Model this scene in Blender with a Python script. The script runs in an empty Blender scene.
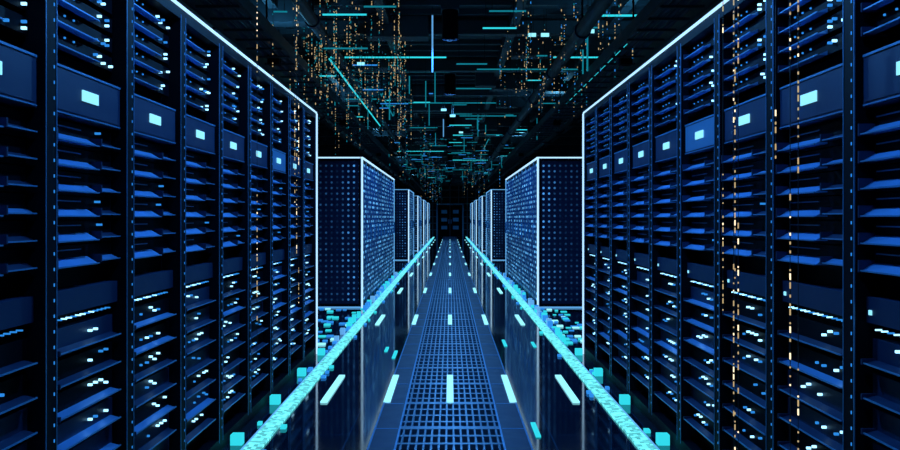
import bpy, random, math
from mathutils import Vector
random.seed(7)
D=bpy.data; S=bpy.context.scene
S.view_settings.view_transform='Standard'
# ------------------------------------------------------------ materials
def mat(name,col=(0,0,0),rough=.5,metal=0.,emit=None,es=0.,spec=.5):
    m=D.materials.new(name); m.use_nodes=True
    b=m.node_tree.nodes['Principled BSDF']
    b.inputs['Base Color'].default_value=(*col,1); b.inputs['Roughness'].default_value=rough
    b.inputs['Metallic'].default_value=metal; b.inputs['Specular IOR Level'].default_value=spec
    if emit:
        b.inputs['Emission Color'].default_value=(*emit,1); b.inputs['Emission Strength'].default_value=es
    return m
def noise_rough(m,lo,hi,scale=6):
    nt=m.node_tree; b=nt.nodes['Principled BSDF']
    tc=nt.nodes.new('ShaderNodeTexCoord'); n=nt.nodes.new('ShaderNodeTexNoise'); n.inputs['Scale'].default_value=scale
    r=nt.nodes.new('ShaderNodeMapRange'); r.inputs['To Min'].default_value=lo; r.inputs['To Max'].default_value=hi
    nt.links.new(tc.outputs['Object'],n.inputs['Vector']); nt.links.new(n.outputs['Fac'],r.inputs['Value']); nt.links.new(r.outputs[0],b.inputs['Roughness'])
M={}
M['black']=mat('rack_black',(.0012,.003,.007),.45,.0,spec=.05); noise_rough(M['black'],.4,.6)
M['blue']=mat('bezel_blue_metal',(.11,.32,.70),.36,.45); noise_rough(M['blue'],.28,.48,12)
M['panel']=mat('panel_dark_blue',(.009,.028,.08),.42,.2,spec=.25); noise_rough(M['panel'],.35,.55,9)
M['edge']=mat('edge_blue',(.10,.30,.58),.35,.5)
M['led']=mat('led_ice',(.02,.1,.2),.4,0,(.32,.72,1),2.2,spec=.1)
M['leddim']=mat('led_blue',(.005,.04,.15),.4,0,(.03,.30,.9),.85,spec=.1)
M['screen']=mat('status_screen',(.02,.1,.2),.3,0,(.28,.80,1),1.15,spec=.1)
M['screen2']=mat('status_screen_teal',(.02,.1,.15),.3,0,(.02,.42,.5),.9,spec=.1)
M['strip']=mat('edge_light_tube',(.02,.1,.2),.3,0,(.45,.75,1),1.25,spec=.1)
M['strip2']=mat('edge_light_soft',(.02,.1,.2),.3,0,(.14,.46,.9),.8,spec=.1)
M['cyan']=mat('cyan_light',(0,.03,.04),.5,0,(.03,.68,.80),1.05,spec=.05)
M['dash']=mat('floor_inlay_light',(0,.05,.08),.4,0,(.30,.85,1),1.2,spec=.1)
M['teal']=mat('ceiling_tube_teal',(.0,.03,.04),.4,0,(.01,.38,.52),.5,spec=.1)
M['gold']=mat('rain_gold',(.1,.05,.01),.4,0,(.9,.64,.32),.6,spec=.1)  # golden bead of the digital rain effect
M['warm']=mat('rain_warm_white',(.1,.08,.05),.4,0,(1,.80,.5),1.6,spec=.1)  # warm white bead of the same rain effect
M['wire']=mat('wire',(.01,.015,.02),.5,.3)
M['ceil']=mat('ceiling_metal',(.03,.055,.075),.5,.2); noise_rough(M['ceil'],.4,.65)
M['grate']=mat('grate_steel',(.07,.15,.26),.36,.6); noise_rough(M['grate'],.28,.48,20)
M['wall']=mat('wall_paint',(.004,.007,.014),.6,spec=.2); noise_rough(M['wall'],.5,.7)
M['wallfar']=mat('wall_panelling',(.05,.12,.2),.5)
M['pit']=mat('underfloor',(.001,.002,.004),.8,spec=.1)
f=M['floor']=mat('floor_gloss_tile',(.004,.009,.02),.1); nt=f.node_tree; b=nt.nodes['Principled BSDF']
tc=nt.nodes.new('ShaderNodeTexCoord'); br=nt.nodes.new('ShaderNodeTexBrick'); br.offset=0
for k,v in {'Scale':1,'Mortar Size':.004,'Brick Width':.6,'Row Height':.6}.items(): br.inputs[k].default_value=v
br.inputs['Color1'].default_value=(.002,.006,.015,1); br.inputs['Color2'].default_value=(.003,.009,.023,1); br.inputs['Mortar'].default_value=(.01,.04,.09,1)
nt.links.new(tc.outputs['Object'],br.inputs['Vector']); nt.links.new(br.outputs['Color'],b.inputs['Base Color'])
n=nt.nodes.new('ShaderNodeTexNoise'); n.inputs['Scale'].default_value=3
r=nt.nodes.new('ShaderNodeMapRange'); r.inputs['To Min'].default_value=.03; r.inputs['To Max'].default_value=.10
nt.links.new(tc.outputs['Object'],n.inputs['Vector']); nt.links.new(n.outputs['Fac'],r.inputs['Value']); nt.links.new(r.outputs[0],b.inputs['Roughness'])
b.inputs['Specular IOR Level'].default_value=1.0
def mth(nt,op,a,bv=None):
    n=nt.nodes.new('ShaderNodeMath'); n.operation=op
    for i,v in enumerate((a,bv)):
        if v is None: continue
        if isinstance(v,(int,float)): n.inputs[i].default_value=v
        else: nt.links.new(v,n.inputs[i])
    return n.outputs[0]
def cells(name,base,pitch,rad,col,strength,thresh,dots=True,floorpat=False,minv=0.,fade=False):
    m=mat(name,base,.45,.1,col,0,spec=.2); nt=m.node_tree; b=nt.nodes['Principled BSDF']
    tc=nt.nodes.new('ShaderNodeTexCoord'); sp=nt.nodes.new('ShaderNodeSeparateXYZ'); nt.links.new(tc.outputs['Object'],sp.inputs[0])
    if floorpat: u=mth(nt,'DIVIDE',sp.outputs[0],pitch); v=mth(nt,'DIVIDE',sp.outputs[1],pitch)
    else: u=mth(nt,'DIVIDE',mth(nt,'ADD',sp.outputs[0],sp.outputs[1]),pitch); v=mth(nt,'DIVIDE',sp.outputs[2],pitch)
    cb=nt.nodes.new('ShaderNodeCombineXYZ'); nt.links.new(mth(nt,'FLOOR',u),cb.inputs[0]); nt.links.new(mth(nt,'FLOOR',v),cb.inputs[1])
    wn=nt.nodes.new('ShaderNodeTexWhiteNoise'); wn.noise_dimensions='2D'; nt.links.new(cb.outputs[0],wn.inputs['Vector'])
    val=mth(nt,'ADD',mth(nt,'POWER',wn.outputs['Value'],thresh),minv)
    if dots:
        du=mth(nt,'SUBTRACT',mth(nt,'FRACT',u),.5); dv=mth(nt,'SUBTRACT',mth(nt,'FRACT',v),.5)
        d=mth(nt,'SQRT',mth(nt,'ADD',mth(nt,'MULTIPLY',du,du),mth(nt,'MULTIPLY',dv,dv)))
        val=mth(nt,'MULTIPLY',val,mth(nt,'LESS_THAN',d,rad))
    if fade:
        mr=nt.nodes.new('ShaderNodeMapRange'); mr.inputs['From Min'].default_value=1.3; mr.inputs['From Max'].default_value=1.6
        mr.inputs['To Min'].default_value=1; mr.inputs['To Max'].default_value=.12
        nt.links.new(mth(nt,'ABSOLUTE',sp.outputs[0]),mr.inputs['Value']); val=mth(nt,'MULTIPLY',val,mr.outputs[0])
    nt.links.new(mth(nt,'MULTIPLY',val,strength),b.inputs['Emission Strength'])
    return m
M['perf']=cells('perforated_door',(.012,.07,.24),.075,.27,(.14,.55,1),2.6,5,minv=.03)
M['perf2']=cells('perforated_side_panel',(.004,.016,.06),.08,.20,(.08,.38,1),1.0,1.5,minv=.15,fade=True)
M['path']=cells('pixel_light_strip',(0,.03,.04),.024,0,(.15,.84,.9),1.2,1.4,dots=False,floorpat=True,minv=.45)

class MB:
    def __init__(s): s.v=[];s.f=[];s.m=[];s.mats=[]
    def mi(s,k):
        if k not in s.mats: s.mats.append(k)
        return s.mats.index(k)
    def hexa(s,pts,k):
        n=len(s.v); s.v+=pts; i=s.mi(k)
        for q in ((0,3,2,1),(4,5,6,7),(0,1,5,4),(1,2,6,5),(2,3,7,6),(3,0,4,7)):
            s.f.append(tuple(n+a for a in q)); s.m.append(i)
    def box(s,x0,x1,y0,y1,z0,z1,k):
        s.hexa([(x0,y0,z0),(x1,y0,z0),(x1,y1,z0),(x0,y1,z0),(x0,y0,z1),(x1,y0,z1),(x1,y1,z1),(x0,y1,z1)],k)
    def cyl(s,p,q,r,k,n=12):
        p=Vector(p);q=Vector(q);d=(q-p).normalized(); a=d.orthogonal().normalized(); b=d.cross(a); o=len(s.v); i=s.mi(k)
        for c in (p,q):
            for t in range(n):
                an=2*math.pi*t/n; s.v.append(tuple(c+a*r*math.cos(an)+b*r*math.sin(an)))
        for t in range(n):
            u=(t+1)%n; s.f.append((o+t,o+u,o+n+u,o+n+t)); s.m.append(i)
        s.f.append(tuple(o+t for t in reversed(range(n)))); s.m.append(i)
        s.f.append(tuple(o+n+t for t in range(n))); s.m.append(i)
    def mesh(s,name):
        me=D.meshes.new(name); me.from_pydata(s.v,[],s.f)
        for k in s.mats: me.materials.append(M[k])
        me.polygons.foreach_set('material_index',s.m); me.update(); return me
    def obj(s,name,loc=(0,0,0),rz=0):
        o=D.objects.new(name,s.mesh(name)); S.collection.objects.link(o); o.location=loc; o.rotation_euler[2]=rz; return o

XR=1.27; W=.635; H=2.28; YE=7.65; CZ=3.7
# ------------------------------------------------------------ room
m=MB(); YF=56; YB=-3; RX=4.2
m.box(-RX,-.46,YB,YF,-.12,0,'floor'); m.box(.46,RX,YB,YF,-.12,0,'floor'); m.box(-.46,.46,YB,YF,-.5,-.4,'pit')
m.obj('floor')
for nm,a in (('wall_left',(-RX-.1,-RX,YB,YF)),('wall_right',(RX,RX+.1,YB,YF)),('wall_back',(-RX,RX,YB-.1,YB))):
    m=MB(); m.box(*a,-.5,CZ,'wall'); m.obj(nm)
m=MB(); m.box(-RX,RX,YF,YF+.1,-.5,CZ,'wall')
for i in range(-6,7):
    m.box(i*.6-.04,i*.6+.04,YF-.03,YF,0,CZ,'wallfar')
for z in (.45,.9,1.35,1.8,2.25,2.7,3.2): m.box(-RX,RX,YF-.03,YF,z,z+.06,'wallfar')
m.obj('wall_far')
m=MB()
m.box(-.95,-.85,YF-.08,YF-.04,0.01,2.2,'edge'); m.box(.85,.95,YF-.08,YF-.04,0.01,2.2,'edge'); m.box(-.95,.95,YF-.08,YF-.04,2.2,2.3,'edge')
m.box(-.83,-.02,YF-.07,YF-.04,0.01,2.18,'black'); m.box(.02,.83,YF-.07,YF-.04,0.01,2.18,'black')
for s in (-1,1):
    for k in range(3): m.box(min(s*.2,s*.6),max(s*.2,s*.6),YF-.08,YF-.06,.5+k*.55,.75+k*.55,'edge')
    m.box(min(s*.06,s*.1),max(s*.06,s*.1),YF-.12,YF-.07,.9,1.2,'edge')
m.obj('door_1')
m=MB(); m.box(-RX,RX,YB,YF,CZ,CZ+.1,'ceil')
y=YB+.3
while y<YF:
    m.box(-RX,RX,y,y+.05,CZ-.06,CZ,'ceil'); y+=.4
y=0
while y<YF:
    m.box(-RX,RX,y,y+.14,CZ-.22,CZ-.06,'ceil'); y+=2.4
for x in (-3,-1.9,-.75,.75,1.9,3): m.box(x-.05,x+.05,YB,YF,CZ-.16,CZ,'ceil')
random.seed(3)
for i in range(60):
    x=random.uniform(-2.4,2.2); y=random.uniform(6,50); w=random.uniform(.3,1.0)
    m.box(x,x+w,y,y+.25,CZ-.3,CZ-.06,'ceil')
m.obj('ceiling')
# ------------------------------------------------------------ walkway grate
m=MB()
for s in (-1,1):
    a,b_=sorted((s*.31,s*.46)); m.box(a,b_,YB,YF,-.03,.004,'panel')
    a,b_=sorted((s*.30,s*.312)); m.box(a,b_,YB,YF,-.03,.008,'edge')
    a,b_=sorted((s*.452,s*.462)); m.box(a,b_,YB,YF,-.03,.008,'edge')
for i in range(14):
    x=-.3+.6*(i+.5)/14; m.box(x-.006,x+.006,YB,YF,-.03,.002,'grate')
y=YB
k=0
while y<YF:
    w=.07 if k%4==0 else .034
    m.box(-.3,.3,y,y+w,-.03,.003,'grate'); y+=.165; k+=1
y=YB
while y<YF:
    for s in (-1,1):
        a,b_=sorted((s*.32,s*.45)); m.box(a,b_,y,y+.012,.0,.006,'edge')
    y+=.66
m.obj('floor_grate')
# ------------------------------------------------------------ near racks
def rack(seed):
    R=random.Random(seed); m=MB(); a=.04; b=W-.04; iw=b-a
    m.box(-1.0,-.09,0,W,.0,H,'black')
    for y0,y1 in ((0,.036),(W-.036,W)):
        m.box(-.09,0,y0,y1,0,H,'black')
    m.box(-.09,0,.036,W-.036,0,.07,'black'); m.box(-.09,0,.036,W-.036,H-.05,H,'black')
    m.box(-.002,.002,.033,.036,.05,H-.03,'edge'); m.box(-.002,.002,W-.036,W-.033,.05,H-.03,'edge')
    z=.12
    while z<H-.06:
        m.box(0,.002,.016,.020,z,z+.010,'leddim'); z+=.05  # perforations of the post, made to glow
    def bar(z0,z1,y0,y1,k='blue',d=.05):
        m.hexa([(-.09,y0,z0),(-.09+d+.03,y0,z0),(-.09+d+.03,y1,z0),(-.09,y1,z0),(-.09,y0,z1),(-.09+d*.45,y0,z1),(-.09+d*.45,y1,z1),(-.09,y1,z1)],k)
        m.box(-.09+d+.028,-.09+d+.033,y0,y1,z0-.001,z0+.0035,'edge')
        m.box(-.09,-.09+d+.036,y0-.004,y0+.004,z0-.004,z1,'panel')
    def led(y,z,k='led',s=.0065,x=-.03):
        m.box(x-.02,x,y-s,y+s,z-s,z+s,k)
    z=H-.12
    while z>1.83:
        m.box(-.09,-.05,a+.01,b-.01,z,z+.055,'black'); bar(z,z+.024,a+.02,a+iw*.62,'blue',.045)
        for j in range(R.choice((2,3,4))):
            led(a+iw*R.choice((.68,.74,.8,.86,.92)),z+R.choice((.015,.035)),R.choice(('led','led','leddim')),.0042,-.035)
        for j in range(3): led(a+iw*(.15+.12*j),z+.046,'leddim',.003,-.045)
        z-=.075
    m.box(-.09,-.02,a+.012,b-.012,1.635,1.80,'panel'); m.box(-.02,-.014,a+.02,b-.02,1.79,1.797,'edge')
    m.box(-.02,-.014,a+.02,b-.02,1.638,1.642,'edge')
    m.box(-.021,-.017,a+.025,b-.025,1.65,1.785,'edge' if R.random()<.5 else 'panel')
    y=a+iw*.38
    m.box(-.017,-.012,y,y+.125,1.70,1.738,'screen' if R.random()<.75 else 'screen2')
    z=1.55
    while z>1.06:
        m.box(-.09,-.055,a+.01,b-.01,z-.01,z+.07,'black')
        bar(z,z+.034,a+.012,a+iw*.60); bar(z+.008,z+.032,a+iw*.66,b-.012,'blue' if R.random()<.3 else 'panel',.04)
        m.box(-.055,-.05,a+.03,a+iw*.5,z+.052,z+.056,'edge')
        if R.random()<.35: led(a+iw*R.uniform(.7,.9),z+.055,'leddim',.004,-.035)
        z-=.085
    m.box(-.09,-.03,a+.012,b-.012,.965,1.045,'panel'); m.box(-.03,-.026,a+.03,a+.045,.99,1.005,'screen')
    for j in range(14): led(a+iw*(.08+.063*j),.945,'led' if (j%3<2 and j<10) else 'leddim',.0023,-.04)
    z=.83
    while z>.1:
        m.box(-.09,-.05,a+.01,b-.01,z,z+.085,R.choice(('panel','black'))); bar(z+.01,z+.024,a+.03,b-.03,'blue' if R.random()<.2 else 'panel',.05)
        c=a+iw*R.choice((.3,.45,.6))
        for j in range(4):
            if R.random()<.8: led(c+.045*j,z+.05+R.choice((0,.018)),R.choice(('led','led','leddim')),.0040,-.035)
        if R.random()<.5: led(c-.06,z+.05,'leddim',.004,-.04)
        z-=.108
    return m.mesh('server_rack')
vars_=[rack(i) for i in range(7)]
for side in (-1,1):
    for i in range(12):
        o=D.objects.new('server_rack',vars_[(i*2+(side>0))%7]); S.collection.objects.link(o)
        y=YE-W*(i+1)
        if side<0: o.location=(-XR,y,0)
        else: o.location=(XR,y+W,0); o.rotation_euler[2]=math.pi
for s in (-1,1):
    m=MB(); y0=YE-12*W
    x0,x1=sorted((s*(XR-.007),s*(XR+.007)))
    m.box(x0,x1,y0,YE+.02,H+.001,H+.014,'strip'); m.box(*sorted((s*(XR-.012),s*(XR+.012))),YE+.002,YE+.022,0,H,'strip')
    m.box(*sorted((s*XR,s*(XR+1.0))),YE+.002,YE+.014,H+.001,H+.012,'strip')
    m.obj('rack_trim_light')
# ------------------------------------------------------------ far cabinet rows
XC=1.26; HC=2.165
def cabinets(s,y0,n):
    w=.66; y1=y0+n*w; m=MB(); D_=1.15
    def bx(xa,xb,*r): m.box(*sorted((s*xa,s*xb)),*r)
    bx(XC+.02,XC+D_,y0+.02,y1-.02,0,HC-.02,'black')
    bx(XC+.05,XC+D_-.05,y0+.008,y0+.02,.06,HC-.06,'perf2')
    for xa,xb,z0,z1 in ((XC+.02,XC+.05,0,HC-.02),(XC+D_-.05,XC+D_,0,HC-.02),(XC+.05,XC+D_-.05,0,.06),(XC+.05,XC+D_-.05,HC-.06,HC-.02)): bx(xa,xb,y0,y0+.02,z0,z1,'black')
    for i in range(n):
        a=y0+i*w
        bx(XC+.004,XC+.02,a+.03,a+w-.03,.08,HC-.08,'perf')
        bx(XC,XC+.02,a,a+.012,.0,HC-.02,'edge')
        bx(XC-.02,XC+.004,a+w-.09,a+w-.07,.95,1.2,'edge')
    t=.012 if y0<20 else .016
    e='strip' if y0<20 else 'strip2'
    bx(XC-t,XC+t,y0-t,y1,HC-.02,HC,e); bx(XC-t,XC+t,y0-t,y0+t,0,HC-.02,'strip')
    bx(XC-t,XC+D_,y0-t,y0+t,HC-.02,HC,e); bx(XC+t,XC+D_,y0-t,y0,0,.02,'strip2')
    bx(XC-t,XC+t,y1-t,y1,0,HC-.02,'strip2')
    m.obj('server_cabinet_row')
for s in (-1,1):
    for y0,n in ((11.57,10),(24.6,5),(31.6,5),(38.6,5),(45.6,6)): cabinets(s,y0,n)
# ------------------------------------------------------------ floor lights
for s in (-1,1):
    m=MB(); m.box(*sorted((s*1.05,s*1.145)),-1,YF-1,.001,.012,'path')
    m.box(*sorted((s*1.15,s*1.156)),-1,YF-1,.001,.014,'strip2')
    m.obj('floor_light_strip')
    m=MB(); y=2.6
    while y<8.2:
        c=1.215; m.box(*sorted((s*(c-.035),s*(c+.03))),y-.03,y+.03,.001,.06,'cyan'); y+=1.0
    m.obj('floor_marker_light')
    m=MB(); R=random.Random(5+s)
    used=set()
    for i in range(140):
        gx=R.randint(0,10); gy=R.randint(0,28)
        if (gx,gy) in used or R.random()<gx*.06 or R.random()<gy*.015: continue
        used.add((gx,gy)); h=R.uniform(.02,.042)
        cx=1.22+gx*.085; cy=8.2+gy*.115
        m.box(*sorted((s*(cx-h),s*(cx+h))),cy-h,cy+h,.001,R.uniform(.008,.02),R.choice(('cyan','dash','leddim','leddim','cyan')))
    for i in range(170):
        cy=R.uniform(3.5,50); cx=R.choice((1.185,1.185,1.02)); h=R.uniform(.012,.022)
        m.box(*sorted((s*(cx-h),s*(cx+h))),cy-h*1.5,cy+h*1.5,.001,.02,R.choice(('cyan','leddim','leddim')))
    # stepped pixel tiles climbing beside the strip near the cabinets
    for i in range(50):
        cy=R.uniform(8.3,18); h=R.uniform(.02,.035)
        m.box(*sorted((s*(1.19-h),s*(1.19+h))),cy-h,cy+h,.001,R.uniform(.03,.10),R.choice(('cyan','leddim','strip2')))
    m.obj('floor_pixel_lights')
m=MB()
for k in range(12):
    y=2.0+4.1*k
    for j in (-2,-1,0,1,2):
        x=j*.44
        m.box(x-.024,x+.024,y-.48,y+.48,.001,.012,'dash')
for x,y,l in ((.52,4.9,.16),(-.52,7.6,.2),(.85,8.2,.15),(-.62,7.9,.12),(.56,8.3,.2)):
    m.box(x-.015,x+.015,y-l,y+l,.001,.010,'cyan')
m.obj('floor_inlay_lights')
# ------------------------------------------------------------ ceiling services
for s in (-1,1):
    m=MB(); z=2.95; xa=1.62; xb=2.02
    for x in (xa,xb): m.box(*sorted((s*x,s*(x+.03))),YB+.1,YF-.1,z,z+.10,'ceil')
    y=YB+.2
    while y<YF-.2:
        m.box(*sorted((s*xa,s*xb)),y,y+.03,z+.01,z+.03,'ceil'); y+=.4
    y=0
    while y<YF-.5:
        for x in (xa+.01,xb+.01): m.box(*sorted((s*x,s*(x+.015))),y,y+.015,z+.1,CZ-.16,'wire')
        y+=2.4
    for j in range(4): m.cyl((s*(xa+.08+.08*j),YB+.2,z+.05),(s*(xa+.08+.08*j),YF-.2,z+.05),.025,'panel',8)
    m.obj('ceiling_cable_tray')
m=MB()
for x,z,r in ((1.35,3.2,.07),(-1.4,3.3,.06),(2.4,3.3,.12),(-2.5,3.3,.12)):
    m.cyl((x,YB+.1,z),(x,YF-.1,z),r,'ceil',14)
    y=1
    while y<YF:
        m.cyl((x,y,z),(x,y+.08,z),r*1.25,'panel',14); m.box(x-.01,x+.01,y+.03,y+.05,z+r,CZ-.1,'wire'); y+=2.4
m.obj('ceiling_pipes')
m=MB(); t=.009; Z=3.44
def tx(x0,x1,y,k='teal',z=Z):
    m.box(x0,x1,y-t,y+t,z-t,z+t,k)
    for x in (x0+.03,x1-.03): m.box(x-.003,x+.003,y-.003,y+.003,z+t,CZ,'wire')
def ty(x,y0,y1,k='teal',z=Z):
    m.box(x-t,x+t,y0,y1,z-t,z+t,k)
    for y in (y0+.05,y1-.05): m.box(x-.003,x+.003,y-.003,y+.003,z+t,CZ,'wire')
def tz(x,y,z0,z1,k='strip2'):
    m.box(x-t,x+t,y-t,y+t,z0,z1,k); m.box(x-.003,x+.003,y-.003,y+.003,z1,CZ,'wire')
tx(-1.6,-.05,10.8,'cyan'); tx(1.27,2.54,10.8,'cyan'); tx(1.43,2.0,8.57,'cyan'); tx(.1,1.3,13.4); tx(-1.2,-.3,19.2); tx(.2,1.5,17); tx(-.6,.5,24); tx(-1.9,-1.2,14.6)
tx(-.8,.9,15.5,'teal',3.5); tx(-1.4,0,12.2,'teal',3.5); tx(.4,1.9,12,'teal',3.5); tx(-1.7,-.2,26,'cyan'); tx(.1,1.6,30,'cyan'); tx(-1,1,36,'teal')
ty(-1.63,10.9,19,'cyan'); ty(2.2,10,15,'cyan'); ty(1.05,22,25); ty(-1.2,14,17); ty(1.5,13,16)
tz(-.2,9.2,2.95,3.6,'strip2'); tz(-.13,16,2.9,3.25); tz(.35,20,2.9,3.3,'teal'); tz(1.6,9.4,3.0,3.4,'teal'); tz(-.9,12,2.75,3.2,'teal')
t=.018
for x,y,z in ((.9,9.3,3.4),(1.05,9.3,3.4),(-.15,13.5,3.1),(.0,13.5,3.0),(1.5,8.9,3.35),(-1.15,10,3.2),(.2,18,3.2)):
    tx(x,x+.09,y,'dash',z)
t=.007
R=random.Random(11)
for i in range(150):
    y=R.uniform(7.6,40); x=R.uniform(-2.0,1.8); l=R.uniform(.06,.45)
    if R.random()<.75: tx(x,x+l,y,R.choice(('teal','teal','leddim','cyan')),R.uniform(3.0,3.5))
    else: tz(x,y,2.9,2.9+l,'teal')
m.obj('ceiling_light_tubes')
# ------------------------------------------------------------ hologram digital rain, modelled as hanging bead strings
m=MB(); R=random.Random(21)
def string(x,y,zb,zt=CZ-.06,dens=.55,kk=('gold','warm','gold'),sz=.0045,st=.03):
    m.box(x-.001,x+.001,y-.001,y+.001,zb,zt,'wire'); z=zb; ph=R.uniform(0,6)
    while z<zt-.03:
        if R.random()<dens*(.55+.6*math.sin(z*5+ph)):
            h=R.choice((.006,.01,.022)); m.box(x-sz,x+sz,y-sz,y+sz,z,z+h,R.choice(kk))
        z+=st
for i in range(130):
    string(R.uniform(-1.85,-.5),R.uniform(7.9,11.3),R.uniform(2.0,3.2),dens=R.uniform(.3,.8),kk=('gold','gold','gold','teal','teal'),sz=.004)
for i in range(75):
    string(R.uniform(.65,1.85),R.uniform(7.9,11.3),R.uniform(2.5,3.2),dens=R.uniform(.2,.6),kk=('gold','teal','gold','leddim'),sz=.004)
for i in range(80):
    string(R.choice((-1,-1,1))*R.uniform(.3,1.15),R.uniform(14,40),R.uniform(1.7,2.8),dens=R.uniform(.4,.8),kk=('teal','leddim','teal','gold'),sz=.007,st=.06)
for x,y,zb in ((1.13,3.2,.0),(1.10,3.08,.02),(1.165,2.7,.0),(1.155,2.74,.0),(1.15,3.4,.9),(1.15,2.85,1.5),(1.16,3.3,0.),(-.95,5.0,.8),(-1.0,5.2,1.0),(-.98,4.1,.5),(-1.05,5.6,.7)):
    string(x,y,zb,dens=.8,kk=('gold','warm','gold','gold'),sz=.0019)
m.obj('digital_rain_strings')
# ------------------------------------------------------------ lights
m=MB()  # added housings that keep the invented lamps out of the camera's sight
for y,E in ((-1.2,25),(1.2,80),(3.6,190),(6.0,220),(9.0,140),(13,170),(17.5,150),(22.5,130),(28,130),(34,130),(41,130),(49,140)):
    n=16
    m.box(-.1,.1,y-.1,y+.1,CZ-.1,CZ-.06,'ceil')
    o=len(m.v); i=m.mi('black')
    for z in (CZ-.42,CZ-.1):
        for t_ in range(n): an=2*math.pi*t_/n; m.v.append((.09*math.cos(an),y+.09*math.sin(an),z))
    for t_ in range(n): u=(t_+1)%n; m.f.append((o+t_,o+u,o+n+u,o+n+t_)); m.m.append(i)
    L=D.lights.new('added_down_lamp','SPOT'); L.energy=E; L.color=(.10,.42,1); L.spot_size=math.radians(165); L.spot_blend=.4; L.shadow_soft_size=.07  # invented lamp, added to light racks and floor from above
    lo=D.objects.new('added_down_lamp',L); S.collection.objects.link(lo); lo.location=(0,y,CZ-.43)
m.obj('added_lamp_housings')
m=MB()  # added bases under the invented upward lamps
for y in (8.5,14,21,30,40):
    for x in (-1.85,1.85):
        m.box(x-.06,x+.06,y-.06,y+.06,2.9,3.0,'black')
        L=D.lights.new('added_up_lamp','SPOT'); L.energy=20; L.color=(.15,.6,1); L.spot_size=math.radians(170); L.spot_blend=.5; L.shadow_soft_size=.05  # invented lamp, added to wash the dark ceiling
        lo=D.objects.new('added_up_lamp',L); S.collection.objects.link(lo); lo.location=(x,y,3.06); lo.rotation_euler=(math.pi,0,0)
m.obj('added_up_lamp_bases')
w=D.worlds.new('World'); S.world=w; w.use_nodes=True
w.node_tree.nodes['Background'].inputs[0].default_value=(.01,.03,.08,1); w.node_tree.nodes['Background'].inputs[1].default_value=.1
c=D.cameras.new('camera'); co=D.objects.new('camera',c); S.collection.objects.link(co); S.camera=co
co.location=(0,0,1.29); co.rotation_euler=(math.pi/2,0,0); c.sensor_width=36; c.lens=807/900*36; c.shift_y=-7/900; c.clip_start=.05
